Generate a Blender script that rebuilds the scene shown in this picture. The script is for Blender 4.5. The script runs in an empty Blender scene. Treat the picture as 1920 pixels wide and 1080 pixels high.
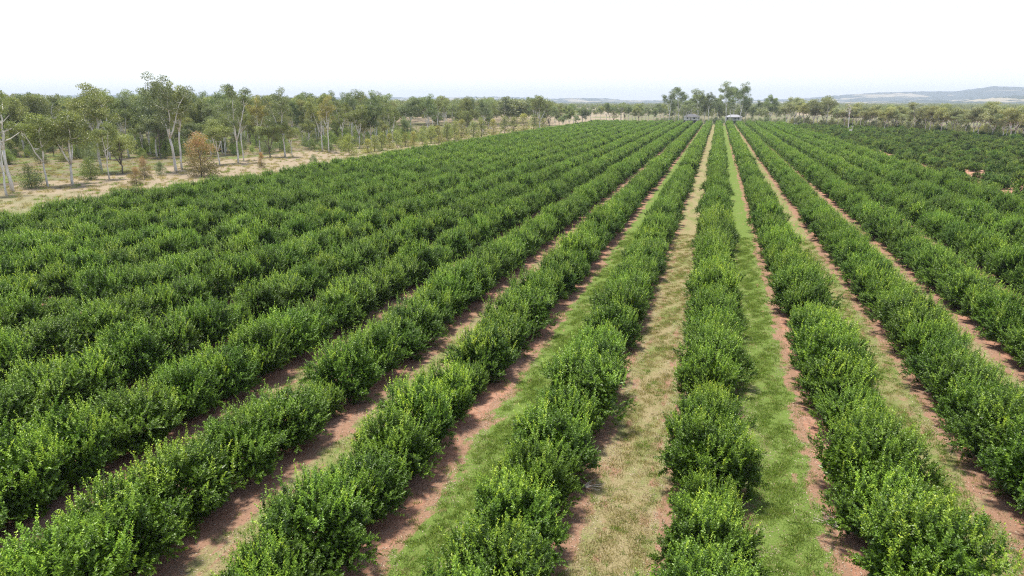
import bpy, math, random
import numpy as np
from mathutils import Vector, Matrix

S = bpy.context.scene
C = S.collection
RAD = math.radians

# ------------------------------------------------------------------ camera, sky, sun, exposure
CAM_H, FPX, PITCH, YAW = 15.7, 1280.0, RAD(15.25), RAD(16.35)
cam_d = bpy.data.cameras.new('camera'); cam = bpy.data.objects.new('camera', cam_d); C.objects.link(cam)
cam.location = (0, 0, CAM_H); cam.rotation_euler = (math.pi/2 - PITCH, 0, YAW)
cam_d.sensor_width = 36.0; cam_d.lens = 36.0*FPX/1920.0
cam_d.clip_start = 0.5; cam_d.clip_end = 40000
S.camera = cam

SUN_DIR = Vector((-0.20, 0.10, 0.975)).normalized()          # towards the sun
SUN_EL = math.asin(SUN_DIR.z); SUN_AZ = math.atan2(SUN_DIR.x, SUN_DIR.y)
W = bpy.data.worlds.new('World'); S.world = W; W.use_nodes = True
wn = W.node_tree.nodes; wl = W.node_tree.links
bg = wn['Background']
sky = wn.new('ShaderNodeTexSky'); sky.sky_type = 'NISHITA'; sky.sun_disc = False
sky.sun_elevation = SUN_EL; sky.sun_rotation = SUN_AZ
sky.air_density = 1.0; sky.dust_density = 1.0; sky.ozone_density = 1.0
cl = wn.new('ShaderNodeMix'); cl.data_type = 'RGBA'; cl.inputs[0].default_value = 0.28      # bright high overcast veils the blue evenly
cl.inputs[7].default_value = (7.6, 7.6, 7.6, 1)
wl.new(sky.outputs[0], cl.inputs[6]); wl.new(cl.outputs[2], bg.inputs['Color'])
bg.inputs['Strength'].default_value = 0.15
sd = bpy.data.lights.new('sun', 'SUN'); sun = bpy.data.objects.new('sun', sd); C.objects.link(sun)
sd.energy = 5.0; sd.angle = RAD(7.0); sd.color = (1.0, 0.95, 0.87)
sun.rotation_euler = SUN_DIR.to_track_quat('Z', 'Y').to_euler(); sun.location = (0, 0, 200)
S.view_settings.view_transform = 'Standard'; S.view_settings.look = 'None'
S.view_settings.exposure = 0.60; S.view_settings.gamma = 1.0; S.view_settings.use_curve_mapping = False
S.render.engine = 'CYCLES'
S.cycles.pixel_filter_type = 'BLACKMAN_HARRIS'; S.cycles.filter_width = 1.15
S.cycles.use_denoising = False
S.cycles.max_bounces = 6; S.cycles.diffuse_bounces = 3; S.cycles.glossy_bounces = 2
S.cycles.transmission_bounces = 3; S.cycles.volume_bounces = 0; S.cycles.transparent_max_bounces = 4

# ------------------------------------------------------------------ helpers
R3 = cam.rotation_euler.to_matrix()
R3i = R3.transposed()
def project(p):
    """world point -> photo pixel (1920x1080) and depth"""
    v = R3i @ (Vector(p) - Vector((0, 0, CAM_H)))
    d = -v.z
    if d <= 0.1: return None
    return 960 + FPX*v.x/d, 540 - FPX*v.y/d, d
def ground_at(px, py, z=0.0):
    """where the sight line through a photo pixel meets the ground"""
    r = R3 @ Vector(((px-960)/FPX, (540-py)/FPX, -1.0))
    t = (z - CAM_H)/r.z
    return Vector((r.x*t, r.y*t, z))
def along(px, dist):
    """ground point in the direction of a photo column at a horizontal distance"""
    r = R3 @ Vector(((px-960)/FPX, (540-191)/FPX, -1.0)); r.z = 0; r.normalize()
    return Vector((r.x*dist, r.y*dist, 0))

def tri_mesh(name, V, F, mats, tone=None, smooth=False):
    V = np.asarray(V, np.float32); F = np.asarray(F, np.int32)
    me = bpy.data.meshes.new(name); n = F.shape[1]
    me.vertices.add(len(V)); me.vertices.foreach_set('co', V.ravel())
    me.loops.add(F.size); me.loops.foreach_set('vertex_index', F.ravel())
    me.polygons.add(len(F)); me.polygons.foreach_set('loop_start', np.arange(len(F), dtype=np.int32)*n)
    me.polygons.foreach_set('loop_total', np.full(len(F), n, np.int32))
    if smooth: me.polygons.foreach_set('use_smooth', np.ones(len(F), bool))
    if tone is not None:
        a = me.attributes.new('tone', 'FLOAT', 'POINT'); a.data.foreach_set('value', np.asarray(tone, np.float32))
    me.update(calc_edges=True)
    for m in (mats if isinstance(mats, (list, tuple)) else [mats]): me.materials.append(m)
    return me
def link(name, me, parent=None, loc=None):
    o = bpy.data.objects.new(name, me); C.objects.link(o)
    if parent is not None: o.parent = parent
    if loc is not None: o.location = loc
    return o
def tag(o, label=None, cat=None, group=None, kind=None):
    if label: o['label'] = label
    if cat: o['category'] = cat
    if group: o['group'] = group
    if kind: o['kind'] = kind
    return o
def unit(a): return a/np.maximum(np.linalg.norm(a, axis=-1, keepdims=True), 1e-9)

class MB:
    """collects quads / tris of one mesh"""
    def __init__(s): s.v = []; s.f = []
    def box(s, x0, x1, y0, y1, z0, z1):
        b = len(s.v)
        s.v += [(x, y, z) for z in (z0, z1) for x, y in ((x0, y0), (x1, y0), (x1, y1), (x0, y1))]
        for f in ((3, 2, 1, 0), (4, 5, 6, 7), (0, 1, 5, 4), (1, 2, 6, 5), (2, 3, 7, 6), (3, 0, 4, 7)):
            s.f.append(tuple(b+i for i in f))
        return s
    def tube(s, pts, rad, n=7):
        pts = [Vector(p) for p in pts]; b = len(s.v)
        for i, p in enumerate(pts):
            t = (pts[min(i+1, len(pts)-1)] - pts[max(i-1, 0)]).normalized()
            u = t.cross(Vector((1, 0.13, 0.05))); 
            if u.length < 0.1: u = t.cross(Vector((0, 1, 0)))
            u.normalize(); w = t.cross(u)
            for k in range(n):
                a = 2*math.pi*k/n
                s.v.append(tuple(p + (u*math.cos(a) + w*math.sin(a))*rad[i]))
        for i in range(len(pts)-1):
            for k in range(n):
                k2 = (k+1) % n
                s.f.append((b+i*n+k, b+i*n+k2, b+(i+1)*n+k2, b+(i+1)*n+k))
        s.f.append(tuple(b+k for k in reversed(range(n)))); s.f.append(tuple(b+(len(pts)-1)*n+k for k in range(n)))
        return s
    def mesh(s, name, mat, smooth=False):
        me = bpy.data.meshes.new(name); me.from_pydata(s.v, [], s.f); me.materials.append(mat)
        if smooth:
            for p in me.polygons: p.use_smooth = True
        me.update(); return me
    def build(s, name, mat, parent=None, smooth=False): return link(name, s.mesh(name, mat, smooth), parent)

# ------------------------------------------------------------------ materials
def mat(name):
    m = bpy.data.materials.new(name); m.use_nodes = True
    nt = m.node_tree; return m, nt, nt.nodes['Principled BSDF']
def N(nt, t, **kw):
    n = nt.nodes.new(t)
    for k, v in kw.items(): setattr(n, k, v)
    return n
def ramp(nt, fac, stops, interp='LINEAR'):
    r = N(nt, 'ShaderNodeValToRGB'); r.color_ramp.interpolation = interp; e = r.color_ramp.elements
    while len(e) < len(stops): e.new(0.5)
    for el, (p, c) in zip(e, stops): el.position = p; el.color = (*c, 1) if len(c) == 3 else c
    nt.links.new(fac, r.inputs[0]); return r.outputs[0]
def noise(nt, vec, scale, detail=4, rough=0.55, dist=0.0):
    n = N(nt, 'ShaderNodeTexNoise'); n.inputs['Scale'].default_value = scale; n.inputs['Detail'].default_value = detail
    n.inputs['Roughness'].default_value = rough; n.inputs['Distortion'].default_value = dist
    nt.links.new(vec, n.inputs['Vector']); return n.outputs[0]
def mixc(nt, fac, a, b, mode='MIX'):
    m = N(nt, 'ShaderNodeMix', data_type='RGBA', blend_type=mode)
    for sock, v in ((m.inputs[0], fac), (m.inputs[6], a), (m.inputs[7], b)):
        if isinstance(v, (int, float)): sock.default_value = v
        elif isinstance(v, tuple): sock.default_value = (*v, 1)
        else: nt.links.new(v, sock)
    return m.outputs[2]
def math_n(nt, op, a, b=0.0, clamp=False):
    m = N(nt, 'ShaderNodeMath', operation=op, use_clamp=clamp)
    for sock, v in ((m.inputs[0], a), (m.inputs[1], b)):
        if isinstance(v, (int, float)): sock.default_value = v
        else: nt.links.new(v, sock)
    return m.outputs[0]
def coords(nt, kind='Object'): return N(nt, 'ShaderNodeTexCoord').outputs[kind]
def scaled(nt, vec, s):
    m = N(nt, 'ShaderNodeMapping'); m.inputs['Scale'].default_value = s; nt.links.new(vec, m.inputs['Vector']); return m.outputs[0]
def bump(nt, bsdf, h, strength=0.5, dist=0.05):
    b = N(nt, 'ShaderNodeBump'); b.inputs['Strength'].default_value = strength; b.inputs['Distance'].default_value = dist
    nt.links.new(h, b.inputs['Height']); nt.links.new(b.outputs[0], bsdf.inputs['Normal'])

def leaf_mat(name, stops, rough=0.4, spec=0.5, trans=0.25, vary=0.25, hue=0.0):
    m, nt, b = mat(name)
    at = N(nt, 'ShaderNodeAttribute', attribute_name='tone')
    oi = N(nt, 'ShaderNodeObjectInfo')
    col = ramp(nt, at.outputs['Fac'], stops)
    col = mixc(nt, 1.0, col, oi.outputs['Color'], 'MULTIPLY')
    br = N(nt, 'ShaderNodeMapRange'); br.inputs['To Min'].default_value = 1-vary; br.inputs['To Max'].default_value = 1+vary
    nt.links.new(oi.outputs['Random'], br.inputs[0])
    h = N(nt, 'ShaderNodeHueSaturation'); nt.links.new(br.outputs[0], h.inputs['Value']); nt.links.new(col, h.inputs['Color'])
    if hue:
        hr = N(nt, 'ShaderNodeMapRange'); hr.inputs['To Min'].default_value = 0.5-hue; hr.inputs['To Max'].default_value = 0.5+hue
        fr = math_n(nt, 'FRACT', math_n(nt, 'MULTIPLY', oi.outputs['Random'], 17.3))
        nt.links.new(fr, hr.inputs[0]); nt.links.new(hr.outputs[0], h.inputs['Hue'])
    col = h.outputs[0]
    nt.links.new(col, b.inputs['Base Color']); b.inputs['Roughness'].default_value = rough
    b.inputs['Specular IOR Level'].default_value = spec
    tr = N(nt, 'ShaderNodeBsdfTranslucent')
    tcol = mixc(nt, 1.0, col, (1.5, 1.6, 0.6), 'MULTIPLY'); nt.links.new(tcol, tr.inputs['Color'])
    mx = N(nt, 'ShaderNodeMixShader'); mx.inputs[0].default_value = trans
    nt.links.new(b.outputs[0], mx.inputs[1]); nt.links.new(tr.outputs[0], mx.inputs[2])
    nt.links.new(mx.outputs[0], nt.nodes['Material Output'].inputs['Surface'])
    return m

M = {}
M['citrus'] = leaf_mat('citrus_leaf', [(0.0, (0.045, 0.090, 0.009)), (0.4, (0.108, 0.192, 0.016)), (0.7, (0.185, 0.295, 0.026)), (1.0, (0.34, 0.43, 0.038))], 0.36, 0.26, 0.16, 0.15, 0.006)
M['citrus_dark'] = leaf_mat('dark_citrus_leaf', [(0.0, (0.044, 0.082, 0.012)), (0.4, (0.098, 0.165, 0.020)), (1.0, (0.25, 0.30, 0.04))], 0.45, 0.25, 0.2, 0.38, 0.014)
M['gum'] = leaf_mat('gum_leaf', [(0.0, (0.125, 0.143, 0.066)), (0.5, (0.21, 0.23, 0.108)), (1.0, (0.33, 0.345, 0.175))], 0.5, 0.35, 0.25, 0.2, 0.010)
M['dryleaf'] = leaf_mat('copper_leaf', [(0.0, (0.105, 0.110, 0.05)), (0.5, (0.20, 0.16, 0.07)), (1.0, (0.34, 0.215, 0.105))], 0.55, 0.3, 0.25, 0.1, 0.01)
M['grass'] = leaf_mat('grass_blade', [(0.0, (0.12, 0.19, 0.035)), (0.5, (0.20, 0.275, 0.062)), (1.0, (0.33, 0.34, 0.13))], 0.6, 0.2, 0.3, 0.2, 0.01)
M['straw'] = leaf_mat('dry_grass_blade', [(0.0, (0.22, 0.185, 0.09)), (0.5, (0.34, 0.285, 0.15)), (1.0, (0.48, 0.41, 0.25))], 0.7, 0.2, 0.3, 0.2, 0.01)
M['litter'] = leaf_mat('fallen_leaf', [(0.0, (0.12, 0.075, 0.045)), (0.5, (0.25, 0.18, 0.12)), (1.0, (0.42, 0.36, 0.28))], 0.7, 0.2, 0.0, 0.1)

def bark_mat(name, pale, dark, scale=6.0):
    m, nt, b = mat(name); co = coords(nt)
    n1 = noise(nt, scaled(nt, co, (1, 1, 0.25)), scale*0.25, 5, 0.6); n2 = noise(nt, scaled(nt, co, (1, 1, 0.12)), scale*3, 4)
    f = math_n(nt, 'ADD', math_n(nt, 'MULTIPLY', n1, 0.7), math_n(nt, 'MULTIPLY', n2, 0.3))
    nt.links.new(ramp(nt, f, [(0.36, dark), (0.56, pale)]), b.inputs['Base Color'])
    b.inputs['Roughness'].default_value = 0.8; b.inputs['Specular IOR Level'].default_value = 0.2
    bump(nt, b, n2, 0.4, 0.03); return m
M['gum_bark'] = bark_mat('gum_bark', (0.78, 0.74, 0.68), (0.44, 0.39, 0.33))
M['dark_bark'] = bark_mat('dark_bark', (0.24, 0.20, 0.165), (0.10, 0.085, 0.07))
M['citrus_bark'] = bark_mat('citrus_bark', (0.21, 0.17, 0.13), (0.09, 0.07, 0.05), 14)
M['dead_wood'] = bark_mat('dead_wood', (0.62, 0.57, 0.50), (0.40, 0.35, 0.30), 20)

def plain(name, col, rough=0.6, spec=0.3, var=0.12, scale=3.0, metal=0.0):
    m, nt, b = mat(name); n = noise(nt, coords(nt), scale, 4)
    lo = tuple(c*(1-var) for c in col); hi = tuple(min(1, c*(1+var)) for c in col)
    nt.links.new(ramp(nt, n, [(0.3, lo), (0.7, hi)]), b.inputs['Base Color'])
    b.inputs['Roughness'].default_value = rough; b.inputs['Specular IOR Level'].default_value = spec; b.inputs['Metallic'].default_value = metal
    return m

# paddock ground (whole sheet)
def paddock_mat():
    m, nt, b = mat('paddock_ground'); co = coords(nt)
    n1 = noise(nt, co, 0.013, 5, 0.6, 0.6); n2 = noise(nt, co, 0.12, 5, 0.65); n3 = noise(nt, co, 2.3, 5, 0.7)
    dry = ramp(nt, n3, [(0.25, (0.17, 0.135, 0.085)), (0.5, (0.25, 0.20, 0.135)), (0.75, (0.34, 0.28, 0.195))])
    soil = ramp(nt, n3, [(0.3, (0.17, 0.12, 0.085)), (0.7, (0.25, 0.185, 0.135))])
    green = ramp(nt, n3, [(0.3, (0.075, 0.10, 0.03)), (0.7, (0.15, 0.175, 0.06))])
    a = mixc(nt, ramp(nt, n2, [(0.50, (0, 0, 0)), (0.72, (0.8, 0.8, 0.8))]), dry, soil)
    g = math_n(nt, 'ADD', math_n(nt, 'MULTIPLY', n1, 0.75), math_n(nt, 'MULTIPLY', n2, 0.25))
    c = mixc(nt, ramp(nt, g, [(0.52, (0, 0, 0)), (0.62, (0.85, 0.85, 0.85))]), a, green)
    nt.links.new(c, b.inputs['Base Color']); b.inputs['Roughness'].default_value = 0.95; b.inputs['Specular IOR Level'].default_value = 0.1
    bump(nt, b, n3, 0.6, 0.08); return m
M['paddock'] = paddock_mat()
def soil_mat():
    m, nt, b = mat('red_soil'); co = coords(nt)
    n1 = noise(nt, co, 0.35, 5, 0.6); n2 = noise(nt, co, 3.0, 6, 0.65); n3 = noise(nt, co, 26.0, 4, 0.7)
    c = ramp(nt, n2, [(0.25, (0.22, 0.108, 0.064)), (0.5, (0.345, 0.182, 0.118)), (0.78, (0.44, 0.27, 0.19))])
    c = mixc(nt, ramp(nt, n1, [(0.5, (0, 0, 0)), (0.7, (0.7, 0.7, 0.7))]), c, (0.33, 0.225, 0.175))
    c = mixc(nt, ramp(nt, n3, [(0.62, (0, 0, 0)), (0.72, (0.7, 0.7, 0.7))]), c, (0.42, 0.33, 0.265))
    nt.links.new(c, b.inputs['Base Color']); b.inputs['Roughness'].default_value = 0.95; b.inputs['Specular IOR Level'].default_value = 0.12
    h = math_n(nt, 'ADD', n2, math_n(nt, 'MULTIPLY', n3, 0.3)); bump(nt, b, h, 1.0, 0.16); return m
M['soil'] = soil_mat()
def lane_mat(name, green, bare):
    """mown grass lane: green 0 = straw, 1 = lush; bare = share of soil showing"""
    m, nt, b = mat(name); co = coords(nt)
    n1 = noise(nt, scaled(nt, co, (1, 0.35, 1)), 0.55, 5, 0.6, 0.4); n2 = noise(nt, co, 2.6, 6, 0.7); n3 = noise(nt, scaled(nt, co, (1, 1, 1)), 14.0, 5, 0.75)
    straw = ramp(nt, n3, [(0.3, (0.145, 0.118, 0.055)), (0.5, (0.235, 0.195, 0.10)), (0.72, (0.36, 0.30, 0.185))])
    lush = ramp(nt, n3, [(0.25, (0.05, 0.09, 0.014)), (0.5, (0.115, 0.17, 0.034)), (0.75, (0.215, 0.245, 0.08))])
    f = math_n(nt, 'ADD', math_n(nt, 'MULTIPLY', n1, 0.6), math_n(nt, 'MULTIPLY', n2, 0.4))
    t = 0.66 - 0.32*green
    c = mixc(nt, ramp(nt, f, [(max(0, t-0.10), (0, 0, 0)), (t+0.10, (1, 1, 1))]), straw, lush)
    so = ramp(nt, n3, [(0.3, (0.20, 0.10, 0.062)), (0.7, (0.32, 0.20, 0.14))])
    f2 = noise(nt, scaled(nt, co, (1, 0.5, 1)), 1.3, 6, 0.72)
    at = N(nt, 'ShaderNodeAttribute', attribute_name='tone')            # 0 at the worn edge of the strip, 1 in its middle
    wear = math_n(nt, 'ADD', math_n(nt, 'ADD', f2, bare*0.42 - 0.78), math_n(nt, 'MULTIPLY', math_n(nt, 'SUBTRACT', 1.0, at.outputs['Fac']), 0.40))
    c = mixc(nt, ramp(nt, math_n(nt, 'ADD', wear, 0.5), [(0.47, (0, 0, 0)), (0.56, (0.95, 0.95, 0.95))]), c, so)
    nt.links.new(c, b.inputs['Base Color']); b.inputs['Roughness'].default_value = 0.95; b.inputs['Specular IOR Level'].default_value = 0.1
    bump(nt, b, n3, 0.9, 0.06); return m
M['lane_lush'] = lane_mat('green_lane_grass', 0.95, 0.10)
M['lane_dry'] = lane_mat('dry_lane_grass', 0.30, 0.22)
M['lane_mixed'] = lane_mat('olive_lane_grass', 0.5, 0.22)
M['lane_bare'] = lane_mat('sparse_lane_grass', 0.36, 0.2)

# ------------------------------------------------------------------ ground, orchard floor, lanes
def grid_mesh(name, xs, ys, zf, m):
    X, Y = np.meshgrid(xs, ys); Z = zf(X, Y)
    V = np.stack([X, Y, Z], -1).reshape(-1, 3); nx, ny = len(xs), len(ys)
    i = (np.arange(ny-1)[:, None]*nx + np.arange(nx-1)[None, :]).ravel()
    F = np.stack([i, i+1, i+nx+1, i+nx], -1)
    return tri_mesh(name, V, F, m, smooth=True)
tag(link('ground', grid_mesh('ground', np.linspace(-14000, 14000, 57), np.linspace(-14000, 14000, 57), lambda X, Y: X*0, M['paddock'])), kind='structure')

S_ROW, X_ROW0 = 6.42, 0.65           # rows run along +Y
ROW_L, ROW_R = -13, 6                 # main block
Y_NEAR, Y_FAR = 6.0, 505.0
ORCH_X0, ORCH_X1 = X_ROW0 + ROW_L*S_ROW - 2.6, X_ROW0 + ROW_R*S_ROW + 3.4
rng = np.random.default_rng(11)

def far_edge(x):                      # far headland of the right hand block runs at a slant
    return 505.0 if x < 55 else 505.0 - (x-55)*1.55
def soil_sheet():
    ys = np.linspace(-60, Y_FAR+6, 300); V = []; F = []
    for i, y in enumerate(ys):
        V += [(ORCH_X0 + rng.normal(0, 0.35), y, 0.004), (ORCH_X1 + 8, y, 0.004)]
    F = [(2*i, 2*i+1, 2*i+3, 2*i+2) for i in range(len(ys)-1)]
    return tri_mesh('orchard_soil', V, F, M['soil'])
tag(link('orchard_soil', soil_sheet()), kind='structure')

def strip(xc, w, y0, y1, step, z, jitter, seed):
    r = np.random.default_rng(seed); ys = np.arange(y0, y1, step); n = len(ys)
    def edge():
        a = r.normal(0, 1, n); k = np.ones(5)/5
        return np.convolve(a, k, 'same')*jitter*1.8 + r.normal(0, jitter*0.25, n)
    L = xc - w/2 + edge(); Rr = xc + w/2 + edge()
    V = []; T = []
    for q, tt in ((0, 0.0), (0.14, 0.35), (0.24, 0.78), (0.32, 0.58), (0.40, 0.95), (0.6, 0.95), (0.68, 0.58), (0.76, 0.78), (0.86, 0.35), (1, 0.0)):
        V.append(np.stack([L*(1-q)+Rr*q, ys, np.full(n, z)], -1)); T.append(np.full(n, tt))
    V = np.stack(V, 1).reshape(-1, 3); T = np.stack(T, 1).ravel(); m = 10
    F = [(m*i+c, m*i+c+1, m*i+m+c+1, m*i+m+c) for i in range(n-1) for c in range(m-1)]
    return V, F, T
LANES = {0: ('lane_dry', 2.9, 'dry'), 1: ('lane_lush', 2.2, 'lush'), 2: ('lane_mixed', 2.7, 'mixed'), -1: ('lane_lush', 2.0, 'lush'), -2: ('lane_bare', 2.6, 'bare'),
         3: ('lane_bare', 2.2, 'bare'), -3: ('lane_bare', 2.3, 'bare')}
for k in range(ROW_L+1, ROW_R+1):     # lane k lies between row k-1 and row k
    xc = X_ROW0 + (k-0.5)*S_ROW
    mt, w, _ = LANES.get(k, ('lane_mixed', 2.4, 'mixed'))
    off = {0: 0.15, 1: -0.25, 2: -0.2, -1: 0.3, -2: 0.35}.get(k, 0.0)
    V, F, T = strip(xc+off, w+1.6, 2, Y_FAR, 0.45, 0.010, 0.16, 100+k)
    tag(link('grass_lane', tri_mesh('grass_lane', V, F, M[mt], T)), kind='structure')
# floor of the darker block on the right, and the access tracks
DK_X0, DK_X1 = ORCH_X1 + 1.0, 240.0
def dark_floor():
    xs = np.linspace(DK_X0, DK_X1, 40); V = []
    for x in xs: V += [(x, -20, 0.008), (x, far_edge(x)+2, 0.008)]
    return tri_mesh('orchard_floor', V, [(2*i, 2*i+2, 2*i+3, 2*i+1) for i in range(len(xs)-1)], M['soil'])
tag(link('orchard_floor', dark_floor()), kind='structure')

def wood_floor():
    m, nt, b = mat('woodland_floor'); co = coords(nt)
    n1 = noise(nt, co, 0.06, 5, 0.65, 0.5); n2 = noise(nt, co, 1.6, 5, 0.7)
    litter = ramp(nt, n2, [(0.3, (0.10, 0.08, 0.05)), (0.7, (0.22, 0.178, 0.12))])
    green = ramp(nt, n2, [(0.3, (0.075, 0.105, 0.03)), (0.7, (0.16, 0.20, 0.06))])
    nt.links.new(mixc(nt, ramp(nt, n1, [(0.47, (0, 0, 0)), (0.60, (1, 1, 1))]), litter, green), b.inputs['Base Color'])
    b.inputs['Roughness'].default_value = 0.95; b.inputs['Specular IOR Level'].default_value = 0.1; bump(nt, b, n2, 0.8, 0.15)
    r = np.random.default_rng(8); ys = np.linspace(0, 520, 140); V = []
    e = np.convolve(r.normal(0, 1, 140), np.ones(7)/7, 'same')*7
    for y, j in zip(ys, e): V += [(-900, y, 0.006), (-126 - 0.02*y + j + r.normal(0, 0.6), y, 0.006)]
    return tri_mesh('woodland_floor', V, [(2*i, 2*i+1, 2*i+3, 2*i+2) for i in range(139)], m)
tag(link('woodland_floor', wood_floor()), kind='structure')

# ------------------------------------------------------------------ hills on the horizon
def hills():
    az = np.radians(np.linspace(-75, 75, 620)) ; rr = np.concatenate([np.linspace(3600, 6500, 26), np.linspace(6700, 11800, 30)])
    A, Rr = np.meshgrid(az, rr)
    X = np.sin(A)*Rr; Y = np.cos(A)*Rr
    r = np.random.default_rng(3)
    def fbm(x, y, base, oct=5):
        z = np.zeros_like(x)
        for o in range(oct):
            for _ in range(5):
                k = base*2**o*r.uniform(0.7, 1.3); t = r.uniform(0, 2*np.pi); p = r.uniform(0, 7)
                z += np.sin((x*np.cos(t)+y*np.sin(t))*k+p)/(2**o)/5**0.5
        return z
    n1 = fbm(X, Y, 2*np.pi/3800)
    # crest heights by bearing, as the skyline shows them (photo column, pixels above the horizon)
    cols = np.array([-600, 200, 700, 1000, 1040, 1080, 1130, 1170, 1215, 1250, 1330, 1400, 1470, 1540, 1620, 1700, 1790, 1860, 1960, 2300, 2900])
    px = np.array([8, 10, 10, 3, 5, 9, 9, 4.5, 4, 5, 6, 9, 7, 11, 17.5, 19, 16, 24.5, 22, 18, 10])
    def bear(c):
        q = R3 @ Vector(((c-960)/FPX, (540-191)/FPX, -1.0)); return math.atan2(q.x, q.y)
    bs = np.array([bear(c) for c in cols])
    crest = np.interp(A, bs, px)*0.74
    h_far = crest/FPX*8600 + CAM_H
    w1 = np.exp(-((Rr-8600)/1500)**2); w2 = np.exp(-((Rr-5200)/700)**2)
    Z = w1*(h_far + 16*n1) + w2*np.clip(crest/FPX*5200*0.45*(0.9+0.7*fbm(X, Y, 2*np.pi/1900)), -10, 200)
    Z += np.where(Rr > 4000, 2.5*r.normal(0, 1, Z.shape), 0)*np.clip(Z/30, 0, 1) - 6 + 6*np.clip((Rr-3600)/400, 0, 1) - 12*np.clip((Rr-11000)/800, 0, 1)
    V = np.stack([X, Y, Z], -1).reshape(-1, 3); nx, ny = len(az), len(rr)
    i = (np.arange(ny-1)[:, None]*nx + np.arange(nx-1)[None, :]).ravel()
    m, nt, b = mat('hill_cover'); co = coords(nt)
    n = noise(nt, scaled(nt, co, (1, 0.8, 1)), 0.0021, 6, 0.6, 0.8); f2 = noise(nt, co, 0.02, 4, 0.7)
    wood = ramp(nt, f2, [(0.35, (0.025, 0.038, 0.028)), (0.65, (0.06, 0.075, 0.045))])
    grass = ramp(nt, f2, [(0.3, (0.20, 0.18, 0.115)), (0.7, (0.30, 0.26, 0.18))])
    sep = N(nt, 'ShaderNodeSeparateXYZ'); nt.links.new(co, sep.inputs[0])
    low = N(nt, 'ShaderNodeMapRange'); low.inputs['From Min'].default_value = 20; low.inputs['From Max'].default_value = 130
    low.inputs['To Min'].default_value = 0.02; low.inputs['To Max'].default_value = -0.08; nt.links.new(sep.outputs[2], low.inputs[0])
    g = math_n(nt, 'ADD', n, low.outputs[0])
    nt.links.new(mixc(nt, ramp(nt, g, [(0.55, (0, 0, 0)), (0.60, (1, 1, 1))]), wood, grass), b.inputs['Base Color'])
    b.inputs['Roughness'].default_value = 1.0; b.inputs['Specular IOR Level'].default_value = 0.0
    return tri_mesh('hills', V, np.stack([i, i+1, i+nx+1, i+nx], -1)[:, ::-1], m, smooth=True)
tag(link('hills', hills()), kind='structure')

# ------------------------------------------------------------------ leaf cards
def leaves(P, A, Nn, L, Wd, fold=0.18, droop=0.0):
    """diamond leaves folded along the midrib: base, right, tip, left"""
    A = unit(A); Sd = unit(np.cross(A, Nn)); Nn = np.cross(Sd, A)
    L = L[:, None]; Wd = Wd[:, None]
    tip = P + A*L; tip[:, 2] -= (droop*L)[:, 0]
    mid = P + A*L*0.45 + Nn*Wd*fold
    V = np.stack([P, mid + Sd*Wd*0.5, tip, mid - Sd*Wd*0.5], 1).reshape(-1, 3)
    i = np.arange(len(P))*4
    F = np.stack([np.stack([i, i+1, i+2], -1), np.stack([i, i+2, i+3], -1)], 1).reshape(-1, 3)
    return V, F
def rand_unit(r, n): return unit(r.normal(0, 1, (n, 3)))

def citrus_shape(r):
    """lumpy crown: radius as a function of direction"""
    nl = 11; ld = rand_unit(r, nl); ld[:, 2] = np.abs(ld[:, 2])*0.8 - 0.15; ld = unit(ld); la = r.uniform(-0.20, 0.26, nl)
    rx, ry, up, dn = r.uniform(1.58, 1.76), r.uniform(1.62, 1.82), r.uniform(1.36, 1.62), 1.0
    zc = 1.06
    def point(d, k):
        q = 1.0 + (np.exp(-((1 - d @ ld.T)/0.16))*la).sum(1)
        sgn = np.where(d[:, 2] > 0, up, dn)
        # a squarer section than an ellipse, as a hedged row has
        e = (np.abs(d[:, 0])**2.3 + np.abs(d[:, 1])**2.3 + np.abs(d[:, 2])**2.3)**(-1/2.3)
        p = d*(e*q*k)[:, None]*np.stack([np.full(len(d), rx), np.full(len(d), ry), sgn], -1)
        p[:, 2] += zc; return p
    return point
def shoots(r, base, dirs, length, per, leaf, width, tone0, tone1):
    """leafy shoots: leaves spiralling along each one"""
    n = len(base); t = (np.arange(per)+r.uniform(0, 1, (n, per)))/per
    P = base[:, None, :] + dirs[:, None, :]*(t*length[:, None])[:, :, None]
    bend = r.normal(0, 0.08, (n, 1, 3)); P = P + bend*(t**2)[:, :, None]*length[:, None, None]*2
    ang = r.uniform(0, 6.28, (n, 1)) + np.arange(per)*2.4
    u = unit(np.cross(dirs, r.normal(0, 1, (n, 3)))); w = np.cross(dirs, u)
    rad = u[:, None]*np.cos(ang)[:, :, None] + w[:, None]*np.sin(ang)[:, :, None]
    A = unit(rad*0.85 + dirs[:, None]*(0.35 + 0.6*t)[:, :, None] + r.normal(0, 0.22, (n, per, 3)))
    Nn = unit(dirs[:, None]*0.7 - rad*0.35 + np.array([0, 0, 0.35]) + r.normal(0, 0.35, (n, per, 3)))
    L = leaf*r.uniform(0.7, 1.25, (n, per))*(1.0 - 0.3*t)
    tone = (tone0[:, None]*(1-t) + tone1[:, None]*t) + r.normal(0, 0.07, (n, per))
    f = lambda a: a.reshape(-1, 3)
    V, F = leaves(f(P), f(A), f(Nn), L.ravel(), (L*width).ravel(), 0.2, 0.08)
    return V, F, np.repeat(np.clip(tone.ravel(), 0, 1), 4)
def join(parts):
    Vs, Fs, Ts, o = [], [], [], 0
    for V, F, T in parts: Vs.append(V); Fs.append(F+o); Ts.append(T); o += len(V)
    return np.concatenate(Vs), np.concatenate(Fs), np.concatenate(Ts)
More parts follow.
